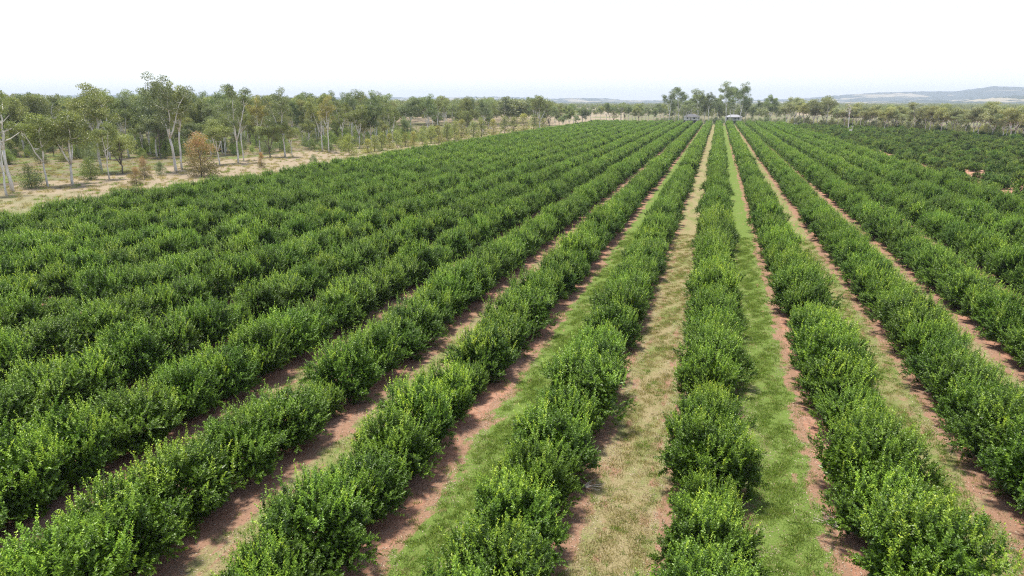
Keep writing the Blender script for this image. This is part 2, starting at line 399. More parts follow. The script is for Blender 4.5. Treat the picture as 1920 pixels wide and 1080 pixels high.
def citrus(seed, n_sh, per, leaf, n_in, n_top, mt, leaf_w=0.52, young=1.0):
    r = np.random.default_rng(seed); shape = citrus_shape(r)
    nc = 52; cd = rand_unit(r, nc*3); cd = cd[cd[:, 2] > r.uniform(-0.95, 0.0, len(cd))][:nc]; ck = r.uniform(0.86, 1.16, len(cd))*(1 + 0.16*np.clip(-cd[:, 2] + 0.15, 0, 1))
    ci = r.integers(0, len(cd), n_sh)
    d = unit(cd[ci] + r.normal(0, 0.115, (n_sh, 3)))
    off = np.linalg.norm(d - cd[ci], axis=1)
    b = shape(d, ck[ci]*(1 - 1.15*off)*r.uniform(0.86, 1.0, n_sh)); b[:, 2] = np.maximum(b[:, 2], 0.10)
    dirs = unit(d*r.uniform(0.4, 1.0, (len(d), 1)) + np.array([0, 0, 0.9])*r.uniform(0.1, 1.7, (len(d), 1)) + r.normal(0, 0.25, (len(d), 3)))
    ln = r.uniform(0.22, 0.45, len(d))*(1 + 0.3*np.clip(d[:, 2], 0, 1))
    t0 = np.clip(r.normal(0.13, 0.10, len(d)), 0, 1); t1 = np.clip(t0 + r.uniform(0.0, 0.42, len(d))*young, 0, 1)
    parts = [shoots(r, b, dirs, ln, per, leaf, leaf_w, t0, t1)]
    d2 = rand_unit(r, n_in); p = shape(d2, r.uniform(0.45, 0.74, n_in)); p[:, 2] = np.maximum(p[:, 2], 0.14)
    V, F = leaves(p, unit(d2 + r.normal(0, 0.6, (n_in, 3))), rand_unit(r, n_in) + np.array([0, 0, 0.6]), r.uniform(1.2, 2.0, n_in)*leaf, r.uniform(0.7, 1.2, n_in)*leaf)
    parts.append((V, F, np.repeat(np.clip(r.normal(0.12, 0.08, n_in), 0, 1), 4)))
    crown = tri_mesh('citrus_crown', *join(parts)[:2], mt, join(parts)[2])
    # upright new growth standing out of the top
    d3 = rand_unit(r, n_top); d3[:, 2] = np.abs(d3[:, 2]) + 0.35; d3 = unit(d3)
    cg = unit(d3[r.integers(0, n_top, 14)]); d3 = unit(cg[r.integers(0, 14, n_top)] + r.normal(0, 0.17, (n_top, 3))); b3 = shape(d3, r.uniform(0.74, 0.98, n_top))
    dir3 = unit(np.array([0, 0, 1.0]) + d3*0.25 + r.normal(0, 0.12, (n_top, 3)))
    t0 = np.clip(r.normal(0.38, 0.14, n_top), 0, 1)
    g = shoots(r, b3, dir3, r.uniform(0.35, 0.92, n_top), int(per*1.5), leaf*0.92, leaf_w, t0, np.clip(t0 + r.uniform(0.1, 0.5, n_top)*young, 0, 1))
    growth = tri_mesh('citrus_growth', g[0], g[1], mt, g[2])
    return crown, growth
def citrus_trunk(seed):
    r = random.Random(seed); b = MB()
    b.tube([(0, 0, -0.1), (0.02, 0.01, 0.3), (0.03, 0, 0.6)], [0.10, 0.085, 0.08], 7)
    for k in range(4):
        a = k*1.57 + r.uniform(-.4, .4); s = r.uniform(0.7, 1.1)
        b.tube([(0.02, 0, 0.5), (math.cos(a)*0.4*s, math.sin(a)*0.4*s, 0.85), (math.cos(a)*0.8*s, math.sin(a)*0.8*s, 1.5)], [0.06, 0.045, 0.02], 5)
    return b.mesh('citrus_trunk', M['citrus_bark'], True)

NV = 7
LOD0 = [citrus(40+i, 780, 22, 0.108, 7500, 130, M['citrus']) for i in range(NV)]
LOD1 = [citrus(60+i, 420, 13, 0.17, 2600, 84, M['citrus'], 0.55) for i in range(NV)]
LOD2 = [citrus(80+i, 230, 8, 0.27, 800, 52, M['citrus'], 0.55) for i in range(5)]
LODD = [citrus(95+i, 230, 9, 0.24, 700, 36, M['citrus_dark'], 0.55, 0.8) for i in range(5)]
TRUNK = [citrus_trunk(i) for i in range(3)]

# ------------------------------------------------------------------ scatter (stuff only)
def scatter(name, pts, rz, sc, vi, protos, label, cat, tilt=None):
    pts = np.asarray(pts, np.float32); n = len(pts)
    me = bpy.data.meshes.new(name); me.vertices.add(n); me.vertices.foreach_set('co', pts.ravel())
    for nm, ty, key, arr in (('rz', 'FLOAT', 'value', rz), ('sc', 'FLOAT_VECTOR', 'vector', sc), ('vi', 'INT', 'value', vi)):
        a = me.attributes.new(nm, ty, 'POINT'); a.data.foreach_set(key, np.asarray(arr, np.int32 if ty == 'INT' else np.float32).ravel())
    o = link(name, me); tag(o, label, cat, kind='stuff')
    ng = bpy.data.node_groups.new(name, 'GeometryNodeTree')
    ng.interface.new_socket('Geometry', in_out='INPUT', socket_type='NodeSocketGeometry')
    ng.interface.new_socket('Geometry', in_out='OUTPUT', socket_type='NodeSocketGeometry')
    nd, lk = ng.nodes, ng.links
    gi, go, ip = nd.new('NodeGroupInput'), nd.new('NodeGroupOutput'), nd.new('GeometryNodeInstanceOnPoints')
    jn = nd.new('GeometryNodeJoinGeometry')
    for p in reversed(protos):                  # the last link comes first in a join
        oi = nd.new('GeometryNodeObjectInfo'); oi.inputs['Object'].default_value = p; oi.inputs['As Instance'].default_value = True
        lk.new(oi.outputs['Geometry'], jn.inputs[0])
    def attr(nm, ty):
        a = nd.new('GeometryNodeInputNamedAttribute'); a.data_type = ty; a.inputs['Name'].default_value = nm; return a.outputs['Attribute']
    cx = nd.new('ShaderNodeCombineXYZ'); lk.new(attr('rz', 'FLOAT'), cx.inputs[2])
    er = nd.new('FunctionNodeEulerToRotation'); lk.new(cx.outputs[0], er.inputs[0])
    lk.new(gi.outputs[0], ip.inputs['Points']); lk.new(jn.outputs[0], ip.inputs['Instance'])
    ip.inputs['Pick Instance'].default_value = True; lk.new(attr('vi', 'INT'), ip.inputs['Instance Index'])
    lk.new(er.outputs[0], ip.inputs['Rotation']); lk.new(attr('sc', 'FLOAT_VECTOR'), ip.inputs['Scale'])
    lk.new(ip.outputs[0], go.inputs[0])
    md = o.modifiers.new('scatter', 'NODES'); md.node_group = ng
    return o
def proto(name, me): return bpy.data.objects.new(name, me)      # mesh source, not in the scene

# ------------------------------------------------------------------ citrus rows
rr = np.random.default_rng(21)
trees = []
for k in range(ROW_L, ROW_R+1):
    x = X_ROW0 + k*S_ROW
    y = Y_NEAR + rr.uniform(0, 3)
    while y < Y_FAR:
        s = rr.normal(1.08, 0.065); s = min(max(s, 0.92), 1.22)
        if rr.uniform() < 0.03: s *= rr.uniform(0.62, 0.8)
        trees.append((k, x + rr.normal(0, 0.10), y + rr.normal(0, 0.16), s))
        y += 2.95
def in_view(x, y, z=1.8, m=20):
    p = project((x, y, z)); return p and -m < p[0] < 1920+m and p[1] < 1080+m
seen = [(project((t[1], t[2], 1.5))[2] if project((t[1], t[2], 1.5)) else 1e9, t) for t in trees if in_view(t[1], t[2])]
seen.sort(key=lambda a: a[0])
near = seen[:300]; near_set = set(id(t) for _, t in near)
ORD = lambda n: f"{n}{'th' if 10 <= n % 100 <= 20 else {1: 'st', 2: 'nd', 3: 'rd'}.get(n % 10, 'th')}"
ROWN = ['first', 'second', 'third', 'fourth', 'fifth', 'sixth', 'seventh', 'eighth', 'ninth', 'tenth', 'eleventh', 'twelfth', 'thirteenth']
def row_name(k):
    if k == 0: return 'the row between dry and green lanes'
    return f'the {ROWN[abs(k)-1]} row left of the dry lane' if k < 0 else f'the {ROWN[k-1]} row right of the green lane'
count = {}
for d, t in sorted(near, key=lambda a: a[1][2]):
    k, x, y, s = t; count[k] = count.get(k, 0) + 1
    e = bpy.data.objects.new('citrus_tree', None); C.objects.link(e); e.empty_display_size = 0.3
    e.location = (x, y, 0); e.scale = (s*rr.uniform(0.95, 1.05), s*rr.uniform(0.98, 1.10), s*rr.uniform(0.92, 1.10))
    e.rotation_euler = (0, 0, rr.choice([0, math.pi]) + rr.normal(0, 0.22))
    tag(e, f'citrus tree, {ORD(count[k])} from the near end of {row_name(k)}', 'citrus tree', 'citrus trees planted in long straight rows')
    lib = LOD0 if d < 85 else LOD1
    v = int(rr.integers(NV)); w = int(rr.integers(NV))
    tint = rr.normal(1, 0.05); yel = rr.normal(0, 0.03) + (0.06 if k in (0,) else 0)
    flush = 0.22 if rr.uniform() < 0.10 else 0.0; tint = tint*rr.uniform(0.88, 1.1); col = (tint*(1+yel), tint*(1+0.4*yel), tint, 1)
    c = link('crown', lib[v][0], e); c.color = col
    g = link('new_growth', lib[v][1], e); g['kind'] = 'stuff'; g.color = (col[0]*(1.05+flush), col[1]*(1.05+0.5*flush), col[2], 1)
    link('trunk', TRUNK[int(rr.integers(3))], e)
rest = [t for _, t in seen[300:]]
# ... plus those just outside the frame, whose shadows and sides belong to the place
rest += [t for t in trees if not in_view(t[1], t[2]) and t[2] < 160]
def merge2(a, b, mt):
    va = np.empty(len(a.vertices)*3, np.float32); a.vertices.foreach_get('co', va); vb = np.empty(len(b.vertices)*3, np.float32); b.vertices.foreach_get('co', vb)
    ta = np.empty(len(a.vertices), np.float32); a.attributes['tone'].data.foreach_get('value', ta); tb = np.empty(len(b.vertices), np.float32); b.attributes['tone'].data.foreach_get('value', tb)
    fa = np.empty(len(a.loops), np.int32); a.loops.foreach_get('vertex_index', fa); fb = np.empty(len(b.loops), np.int32); b.loops.foreach_get('vertex_index', fb)
    return tri_mesh('citrus_tree', np.concatenate([va, vb]).reshape(-1, 3), np.concatenate([fa, fb+len(ta)]).reshape(-1, 3), mt, np.concatenate([ta, tb]))
P0 = [proto('citrus_source', merge2(a, b, M['citrus'])) for a, b in LOD0[:3]]
P1 = [proto('citrus_source', merge2(a, b, M['citrus'])) for a, b in LOD1[:4]]
P2 = [proto('citrus_source', merge2(a, b, M['citrus'])) for a, b in LOD2]
PD = [proto('dark_source', merge2(a, b, M['citrus_dark'])) for a, b in LODD]
n = len(rest); D = np.array([math.hypot(t[1], t[2]) for t in rest])
vi = np.where(D < 150, 9 + rr.integers(0, 3, n), np.where(D < 270, rr.integers(0, 4, n), 4 + rr.integers(0, 5, n)))
scatter('citrus_rows', [(t[1], t[2], 0) for t in rest], rr.choice([0, math.pi], n) + rr.normal(0, 0.2, n),
        np.array([[t[3], t[3], t[3]] for t in rest])*rr.uniform(0.95, 1.06, (n, 3)), vi, P1 + P2 + P0,
        'dense green citrus rows running away to the far end of the orchard', 'citrus trees')
# darker, lower, patchy block on the right
pts = []
x = DK_X0 + 2.5
while x < DK_X1:
    y = 20.0
    while y < far_edge(x):
        g = math.sin(x*0.11+1)*math.sin(y*0.06) + 0.6*math.sin(x*0.05-y*0.09)
        if in_view(x, y, 1, 60) and rr.uniform() > 0.08 + 0.28*(g > 0.7): pts.append((x + rr.normal(0, 0.35), y + rr.normal(0, 0.4), 0))
        y += 3.3
    x += 6.42
n = len(pts); s = np.clip(rr.normal(0.84, 0.16, (n, 1)), 0.4, 1.2)
scatter('dark_citrus_block', pts, rr.choice([0, math.pi], n) + rr.normal(0, 0.3, n), np.hstack([s, s, s*rr.uniform(0.8, 1.0, (n, 1))]), rr.integers(0, 5, n), PD,
        'darker patchy block of low citrus bushes to the right of the rows', 'citrus trees')

# ------------------------------------------------------------------ grass, litter
def tuft(seed, nb, h, spread, mt, wd):
    r = np.random.default_rng(seed); P = np.zeros((nb, 3)); P[:, :2] = r.normal(0, spread, (nb, 2))
    A = unit(np.stack([r.normal(0, 0.5, nb), r.normal(0, 0.5, nb), np.ones(nb)], -1))
    L = h*r.uniform(0.6, 1.25, nb)
    V, F = leaves(P, A, rand_unit(r, nb), L, np.full(nb, wd)*r.uniform(0.7, 1.3, nb), 0.1, 0.15)
    return tri_mesh('tuft', V, F, mt, np.repeat(np.clip(r.normal(0.45, 0.25, nb), 0, 1), 4))
TG = [proto('tuft_source', tuft(i, 30, 0.14, 0.10, M['grass'], 0.018)) for i in range(3)]
TS = [proto('tuft_source', tuft(10+i, 30, 0.12, 0.11, M['straw'], 0.016)) for i in range(3)]
pts = []; vi = []
for k in range(-4, 5):
    xc = X_ROW0 + (k-0.5)*S_ROW; mt, w, kind = LANES.get(k, ('lane_mixed', 2.4, 'mixed'))
    off = {0: 0.15, 1: -0.25, 2: -0.2, -1: 0.3, -2: 0.35}.get(k, 0.0)
    gshare = {'lush': 0.95, 'dry': 0.15, 'mixed': 0.5, 'bare': 0.5}[kind]; dens = {'lush': 34, 'dry': 26, 'mixed': 24, 'bare': 9}[kind]
    nn = int(dens*w*75); yy = 10 + 75*rr.uniform(0, 1, nn)**1.3; xx = xc + off + rr.normal(0, w*0.33, nn)
    cl = np.sin(xx*2.1+k)*np.sin(yy*0.9+k*2) + 0.7*np.sin(xx*4.3-yy*2.2)
    ok = rr.uniform(-0.9, 1.0, nn) < cl + 0.5
    for a, b, o, cc in zip(xx, yy, ok, cl):
        if o and in_view(a, b, 0): pts.append((a, b, 0.008)); vi.append(int(rr.integers(3)) + (0 if rr.uniform() < gshare + 0.2*cc else 3))
n = len(pts); s = rr.uniform(0.6, 1.5, (n, 1))
scatter('lane_grass', pts, rr.uniform(0, 6.28, n), np.hstack([s, s, s*rr.uniform(0.6, 1.2, (n, 1))]), vi, TG + TS, 'short grass growing in the lanes between citrus rows', 'grass')
def litter(seed):
    r = np.random.default_rng(seed); nb = 12; P = np.zeros((nb, 3)); P[:, :2] = r.normal(0, 0.3, (nb, 2)); P[:, 2] = 0.012
    A = rand_unit(r, nb); A[:, 2] *= 0.12
    V, F = leaves(P, A, np.array([[0, 0, 1.0]]) + r.normal(0, 0.2, (nb, 3)), r.uniform(0.05, 0.09, nb), r.uniform(0.025, 0.04, nb), 0.2)
    return tri_mesh('litter', V, F, M['litter'], np.repeat(r.uniform(0, 1, nb), 4))
LT = [proto('litter_source', litter(i)) for i in range(3)]
pts = []
for k in range(-5, 5):
    xr = X_ROW0 + k*S_ROW
    for _ in range(1200):
        side = rr.choice([-1, 1]); a = xr + side*rr.normal(1.95, 0.5); b = 10 + 70*rr.uniform()**1.2
        if in_view(a, b, 0): pts.append((a, b, 0.006))
n = len(pts)
scatter('leaf_litter', pts, rr.uniform(0, 6.28, n), np.ones((n, 3)), rr.integers(0, 3, n), LT, 'pale fallen leaves scattered on the red soil under the citrus rows', 'leaf litter')
TT = [proto('tuft_source', tuft(30+i, 40, 0.5, 0.28, M['straw'], 0.05)) for i in range(3)] + [proto('tuft_source', tuft(40, 40, 0.42, 0.28, M['grass'], 0.05))]
pts = []; 
while len(pts) < 9000:
    a = rr.uniform(-330, ORCH_X0-0.6); b = rr.uniform(20, 420)
    if in_view(a, b, 0) and rr.uniform() < 60/math.hypot(a, b)+0.15: pts.append((a, b, 0))
n = len(pts); s = rr.uniform(0.5, 1.4, (n, 1))
scatter('dry_grass', pts, rr.uniform(0, 6.28, n), np.hstack([s, s, s]), np.where(rr.uniform(0, 1, n) < 0.8, rr.integers(0, 3, n), 3), TT, 'dry straw coloured grass on the paddock left of the orchard', 'grass')

# ------------------------------------------------------------------ gum trees
def clump(r, c, rad, n, leaf, flat=0.65, hang=0.5):
    d = rand_unit(r, n)*(r.uniform(0.15, 1, (n, 1))**0.5)*rad; d[:, 2] *= flat
    A = unit(d*0.4/rad + r.normal(0, 0.55, (n, 3)) + np.array([0, 0, -hang])); L = leaf*r.uniform(0.7, 1.3, n)
    V, F = leaves(np.asarray(c) + d, A, rand_unit(r, n) + np.array([0, 0, 0.5]), L, L*r.uniform(0.3, 0.5, n), 0.12)
    t = np.clip(r.normal(0.45, 0.15) + r.normal(0, 0.18, n), 0, 1)
    return V, F, np.repeat(t, 4)
def gum(seed, H=20.0, fork=0.38, nl=3, spread=0.22, crown_lo=0.5, crown_w=1.0, nleaf=85, leaf=0.36, rad=1.15, bark='gum_bark', lm='gum', lean=0.05, tr=0.27, subs=6, bare=0):
    r = np.random.default_rng(seed); b = MB(); hf = H*fork
    la = r.uniform(0, 6.28); lv = np.array([math.cos(la), math.sin(la)])*lean*H
    path = [np.array([0, 0, -0.3])] + [np.array([*(lv*(t**1.3)*fork + r.normal(0, 0.05, 2)*H*0.12*t), hf*t]) for t in (0.25, 0.5, 0.75, 1.0)]
    b.tube(path, [tr*1.35, tr*1.05, tr*0.97, tr*0.9, tr*0.85], 8)
    trunk = b.mesh('gum_trunk', M[bark], True); top = path[-1]
    limbs = []; parts = []; a0 = r.uniform(0, 6.28)
    for k in range(nl):
        a = a0 + 2*math.pi*k/nl + r.normal(0, 0.35); hh = H*(1.0 - (0.0 if k == 0 else r.uniform(0.05, 0.22)))
        sp = spread*H*r.uniform(0.45, 1.1)*(0.5 if k == 0 else 1)
        P = []; nseg = 7
        for i in range(nseg+1):
            t = i/nseg; w = sp*(t**0.75)
            P.append(top + np.array([math.cos(a)*w + r.normal(0, 0.02)*H*t, math.sin(a)*w + r.normal(0, 0.02)*H*t, (hh - rad*0.5 - hf)*t - (0.2 if i == 0 else 0)]))
        lb = MB(); r0 = tr*0.8/math.sqrt(nl)*1.25
        lb.tube(P, [r0*(1 - 0.88*i/nseg)+0.045 for i in range(nseg+1)], 6)
        for j in range(subs + (bare if k else 0)):
            t0 = max(0.05, (crown_lo - fork)/(1-fork)); t = t0 + (0.98-t0)*r.uniform()**0.65; q = t*nseg; i0 = min(int(q), nseg-1); base = P[i0]*(1-(q-i0)) + P[i0+1]*(q-i0)
            aa = r.uniform(0, 6.28); ln = crown_w*H*0.15*r.uniform(0.55, 1.2)*(1.2 - 0.55*t)
            e = base + np.array([math.cos(aa)*ln, math.sin(aa)*ln, ln*r.uniform(0.25, 0.8)])
            mid = (base+e)/2 + np.array([0, 0, -0.12*ln]) + r.normal(0, 0.05, 3)*ln
            lb.tube([base, mid, e], [r0*(1-0.85*t)*0.6+0.035, r0*(1-0.85*t)*0.4+0.025, 0.02], 5)
            if j < subs:
                parts.append(clump(r, e, rad*r.uniform(0.75, 1.3), int(nleaf*r.uniform(0.7, 1.3)), leaf))
                if r.uniform() < 0.6: parts.append(clump(r, mid + r.normal(0, 0.4, 3), rad*r.uniform(0.5, 0.9), int(nleaf*0.55), leaf))
        parts.append(clump(r, P[-1], rad*r.uniform(0.9, 1.3), int(nleaf*1.2), leaf)); parts.append(clump(r, P[-2] + r.normal(0, 0.5, 3), rad, nleaf, leaf))
        limbs.append(lb.mesh('gum_limb', M[bark], True))
    V, F, T = join(parts)
    return dict(H=H, trunk=trunk, limbs=limbs, crown=tri_mesh('gum_crown', V, F, M[lm], T))
def bushy(seed, H, wid, n, leaf, lm, bark='dark_bark', cone=0.0, lo=0.03):
    """small tree or bush leafy nearly to the ground"""
    r = np.random.default_rng(seed); b = MB()
    b.tube([(0, 0, -0.2), (r.normal(0, .03)*H, 0, H*0.35), (r.normal(0, .05)*H, r.normal(0, .05)*H, H*0.8)], [0.02*H, 0.014*H, 0.005*H], 6)
    limbs = []; 
    for k in range(4):
        a = k*1.6 + r.normal(0, .4); z = H*(0.15 + 0.14*k); lb = MB()
        lb.tube([(0, 0, z), (math.cos(a)*wid*0.25, math.sin(a)*wid*0.25, z+H*0.12), (math.cos(a)*wid*0.38, math.sin(a)*wid*0.38, z+H*0.25)], [0.01*H, 0.007*H, 0.003*H], 5)
        limbs.append(lb.mesh('bush_limb', M[bark], True))
    parts = []; nc = 40
    for k in range(nc):
        z = lo + (1-lo)*r.uniform(0.0, 1.0)**1.15; prof = math.sqrt(max(0.02, 1-(2*z-0.75)**2)) if not cone else (1 - z)**0.7*1.05 + 0.08
        a = r.uniform(0, 6.28); w = wid*0.5*prof*r.uniform(0.3, 0.95)
        c = (math.cos(a)*w, math.sin(a)*w, z*H*0.93)
        V, F, T = clump(r, c, wid*0.19*r.uniform(0.8, 1.3), n//nc, leaf, 0.9, 0.15)
        if lm == 'dryleaf': T = np.clip(T*0.5 + (z - 0.15)*1.0, 0, 1)
        parts.append((V, F, T))
    V, F, T = join(parts)
    return dict(H=H, trunk=b.mesh('bush_trunk', M[bark], True), limbs=limbs, crown=tri_mesh('bush_crown', V, F, M[lm], T))
TK = dict(crown_lo=0.42, nleaf=190, rad=1.35, subs=9, leaf=0.38)
TALL = [gum(200, fork=0.36, nl=3, **TK), gum(201, fork=0.42, nl=3, crown_w=1.1, **TK), gum(207, fork=0.30, nl=3, spread=0.26, **TK), gum(203, fork=0.46, nl=3, spread=0.18, **TK), gum(204, fork=0.22, nl=2, spread=0.2, **TK), gum(205, fork=0.4, nl=4, spread=0.25, **TK)]
MID = [gum(210+i, H=12, fork=f, nl=l, spread=s, crown_lo=cl, crown_w=1.5, nleaf=230, leaf=0.30, rad=1.15, tr=0.17, bark=bk, subs=8) for i, (f, l, s, cl, bk) in enumerate([(0.3, 3, 0.26, 0.38, 'gum_bark'), (0.22, 4, 0.3, 0.36, 'dark_bark'), (0.35, 3, 0.24, 0.42, 'gum_bark'), (0.2, 3, 0.28, 0.34, 'dark_bark')])]
WOOD = [gum(220+i, H=17, fork=f, nl=l, spread=0.24, crown_lo=0.36, crown_w=1.25, nleaf=210, leaf=0.42, rad=1.45, tr=0.22, subs=9) for i, (f, l) in enumerate([(0.3, 3), (0.4, 3), (0.25, 4), (0.35, 2), (0.3, 4)])]
SAP = [bushy(230+i, 4.5, 2.8, 2000, 0.20, 'gum', cone=1.0) for i in range(3)]
BUSH = [bushy(240+i, 4.0, 4.2, 3200, 0.22, 'gum') for i in range(3)]
COPPER = [bushy(250+i, 7.0, 5.4, 6500, 0.22, 'dryleaf') for i in range(2)]
DEAD = gum(260, H=16, fork=0.45, nl=2, spread=0.12, nleaf=14, subs=4, bare=5, rad=0.8)
trng = np.random.default_rng(77)
def plant(name, v, loc, H, label, cat='tree', group=None, tint=(1, 1, 1), rz=None, wid=1.0, limbs=True):
    e = bpy.data.objects.new(name, None); C.objects.link(e); e.location = loc; e.empty_display_size = 0.5
    s = H/v['H']; e.scale = (s*wid, s*wid, s); e.rotation_euler = (0, 0, trng.uniform(0, 6.28) if rz is None else rz)
    tag(e, label, cat, group)
    link('trunk', v['trunk'], e)
    if limbs:
        for l in v['limbs']: link('limb', l, e)
    c = link('crown', v['crown'], e); c.color = (*tint, 1)
    return e
def px_tree(name, v, bx, by, ty, label, **kw):
    p = ground_at(bx, by); d = project(p)[2]
    H = (by - ty)*d/FPX/math.cos(PITCH)*0.995
    return plant(name, v, p, H, label, **kw)
OLIVE, GREY, YEL, RUST, DEEP = (1.06, 1.08, 0.82), (0.95, 1.02, 1.08), (1.30, 1.28, 0.72), (1.9, 1.25, 0.75), (0.85, 0.96, 0.9)
HAND = [
 ('gum_tree', DEAD, 24, 359, 190, 'tall gum with bare side limbs nearest the left edge of the photo', GREY, 1.0),
 ('gum_tree', TALL[4], 12, 366, 176, 'leaning pale gum cut off by the left edge of the photo', OLIVE, 0.7),
 ('gum_tree', MID[2], 90, 350, 222, 'slim gum with one white trunk between the left-edge gums and bushy olive tree', OLIVE, 0.9),
 ('gum_tree', MID[0], 136, 347, 217, 'broad bushy olive gum with pale stems left of the twin-trunked tall gum', OLIVE, 1.15),
 ('gum_tree', TALL[1], 190, 323, 174, 'tall gum with close white trunks rising left of the copper bushes', OLIVE, 1.1),
 ('gum_tree', MID[2], 205, 336, 236, 'thin pale gum standing at the foot of a tall white-trunked gum', OLIVE, 0.7),
 ('gum_tree', MID[1], 230, 325, 248, 'small dark-stemmed tree with a flat olive crown behind little copper bushes', OLIVE, 1.2),
 ('gum_tree', TALL[0], 330, 321, 156, 'tallest gum of the left wood, white trunk beside big copper bush', GREY, 0.95),
 ('gum_tree', TALL[3], 341, 318, 170, 'second white trunk just right of the tallest gum', OLIVE, 0.85),
 ('gum_tree', MID[0], 412, 309, 229, 'low spreading gum with forked white stems right of the big copper bush', OLIVE, 1.1),
 ('gum_tree', TALL[2], 447, 306, 169, 'tall grey-green gum with leaning white trunk, third tall one from left', GREY, 0.85),
 ('gum_tree', TALL[3], 457, 301, 196, 'slender gum close behind the third tall gum from left', OLIVE, 0.7),
 ('gum_tree', MID[1], 507, 295, 232, 'dense low tree with dark stems left of the gum with three white trunks', OLIVE, 1.1),
 ('gum_tree', TALL[5], 488, 288, 186, 'gum with reddish crown behind the dense low tree', (1.4, 1.1, 0.85), 0.8),
 ('gum_tree', TALL[0], 535, 294, 177, 'tall gum with parallel white trunks above the tan track', GREY, 0.85),
 ('gum_tree', MID[2], 548, 294, 232, 'thin white-stemmed gum at the right foot of the parallel-trunked gum', OLIVE, 0.8),
 ('gum_tree', MID[0], 580, 279, 226, 'low gum with a fan of pale bare stems', OLIVE, 0.9),
 ('gum_tree', TALL[2], 605, 283, 184, 'tall gum with three white trunks and broad dark crown', OLIVE, 0.9),
 ('gum_tree', TALL[1], 617, 286, 190, 'reddish-crowned gum pressed against the broad dark crown', (1.3, 1.1, 0.85), 0.75),
 ('gum_tree', TALL[5], 660, 270, 175, 'tall white-limbed gum behind the round yellow-green bush', GREY, 1.0),
 ('gum_tree', MID[0], 674, 278, 202, 'gum with pale limbs in a V right of the round yellow-green bush', OLIVE, 1.0),
 ('gum_tree', WOOD[0], 707, 262, 180, 'domed gum at the start of the sapling line', GREY, 1.0),
 ('gum_tree', WOOD[1], 770, 258, 188, 'wide grey gum above the middle of the sapling line', GREY, 1.1),
 ('gum_tree', WOOD[3], 905, 248, 190, 'dark tall gum above the right end of sapling line', DEEP, 1.0),
 ('gum_tree', WOOD[2], 860, 250, 200, 'broad olive gum left of the dark tall gum', OLIVE, 1.2),
 ('copper_bush', COPPER[0], 378, 331, 254, 'big copper-brown bushy tree with grey-green lower leaves beside tallest gum', (1.05, 1, 1), 1.15),
 ('copper_bush', COPPER[1], 257, 348, 314, 'smallest copper bush nearest the orchard edge', (1, 1, 1), 0.95),
 ('copper_bush', COPPER[0], 272, 336, 296, 'middle-sized copper bush just behind the smallest one', (1, 1, 1), 0.8),
 ('copper_bush', COPPER[1], 491, 315, 287, 'narrow orange sapling at the orchard edge left of the little green bush', (1.2, 1.05, 1), 0.65),
 ('green_bush', BUSH[0], 588, 308, 290, 'little dark bush alone on the tan strip', DEEP, 0.8),
 ('green_bush', BUSH[1], 302, 329, 304, 'low dark shrub left of the tallest gum trunk', DEEP, 0.9),
 ('green_bush', BUSH[2], 60, 352, 310, 'round grey-green bush at the foot of the left-edge gums', DEEP, 1.0),
 ('green_bush', BUSH[0], 172, 337, 297, 'leafy green bush left of the tall close-trunked gum', (1.0, 1.15, 0.75), 1.0),
 ('green_bush', BUSH[1], 655, 291, 254, 'round yellow-green bush standing alone by the track end', YEL, 0.9),
]
for nm, v, bx, by, ty, lab, tint, wid in HAND:
    px_tree(nm, v, bx, by, ty, lab, tint=tint, wid=wid, cat='bush' if 'bush' in nm else 'tree')
# saplings in a line along the orchard edge
nth = 0
for bx, by, h in [(690, 287, 26), (703, 284, 30), (716, 282, 34), (731, 279, 28), (745, 277, 33), (760, 275, 26), (775, 274, 27), (792, 271, 30), (808, 269, 33), (822, 267, 31), (838, 265, 36), (853, 263, 38), (866, 261, 36), (888, 259, 32), (903, 257, 34), (925, 254, 30), (946, 251, 33), (962, 249, 30), (982, 246, 32), (1001, 244, 30), (1016, 241, 30)]:
    nth += 1; t = [(1.35, 1.35, 0.8), (1.6, 1.4, 0.8), (1.35, 1.35, 1.0)][nth % 3]
    px_tree('sapling', SAP[nth % 3], bx, by, by-h, f'yellow-green sapling, {ORD(nth)} from the left in the line along the orchard edge', tint=t, wid=trng.uniform(1.1, 1.5), cat='sapling', group='saplings along the orchard edge')
# the wood behind: single trees one can still pick apart
HX = [(h[2], h[3]) for h in HAND]
cnt = 0; placed = []; wood = []
tries = 0
while cnt < 298 and tries < 30000:
    tries += 1
    px = trng.uniform(-40, 1040); d = 150 + 330*trng.uniform()**1.7
    p = along(px, d)
    if p.x > -118 - 6*math.sin(p.y*0.05) : continue
    by = project(p)[1]
    # keep the clearing with its dry ground open
    if px < 420 and by > 306 - 0.03*px: continue
    if 420 <= px < 720 and by > 278: continue
    if 740 < px < 800 and 236 < by < 262: continue
    if any((p.x-q[0])**2 + (p.y-q[1])**2 < (3.9 if d < 260 else 5.5)**2 for q in placed): continue
    placed.append((p.x, p.y)); cnt += 1
    big = trng.uniform()
    H = trng.normal(17.0, 1.6) if big > 0.35 else trng.normal(11, 1.5)
    v = (WOOD + TALL[:3])[int(trng.integers(8))] if big > 0.35 else MID[int(trng.integers(4))]
    t = [OLIVE, GREY, DEEP, (1.0, 1.05, 0.8), (1.15, 1.08, 0.85)][int(trng.integers(5))]
    wood.append((px, d, plant('wood_tree', v, p, H, '', tint=t, wid=trng.uniform(0.68, 1.0), group='trees of the wood behind the left paddock', cat='tree'), big > 0.35))
for lo, hi, rank in ((0, 215, 'front'), (215, 300, 'middle'), (300, 900, 'back')):
    for i, (px, d, e, tall) in enumerate(sorted((w for w in wood if lo <= w[1] < hi), key=lambda w: w[0])):
        e['label'] = f"{'tall' if tall else 'low'} gum, {ORD(i+1)} from the left in the {rank} rank of the left wood"
cnt = 0
ub = []
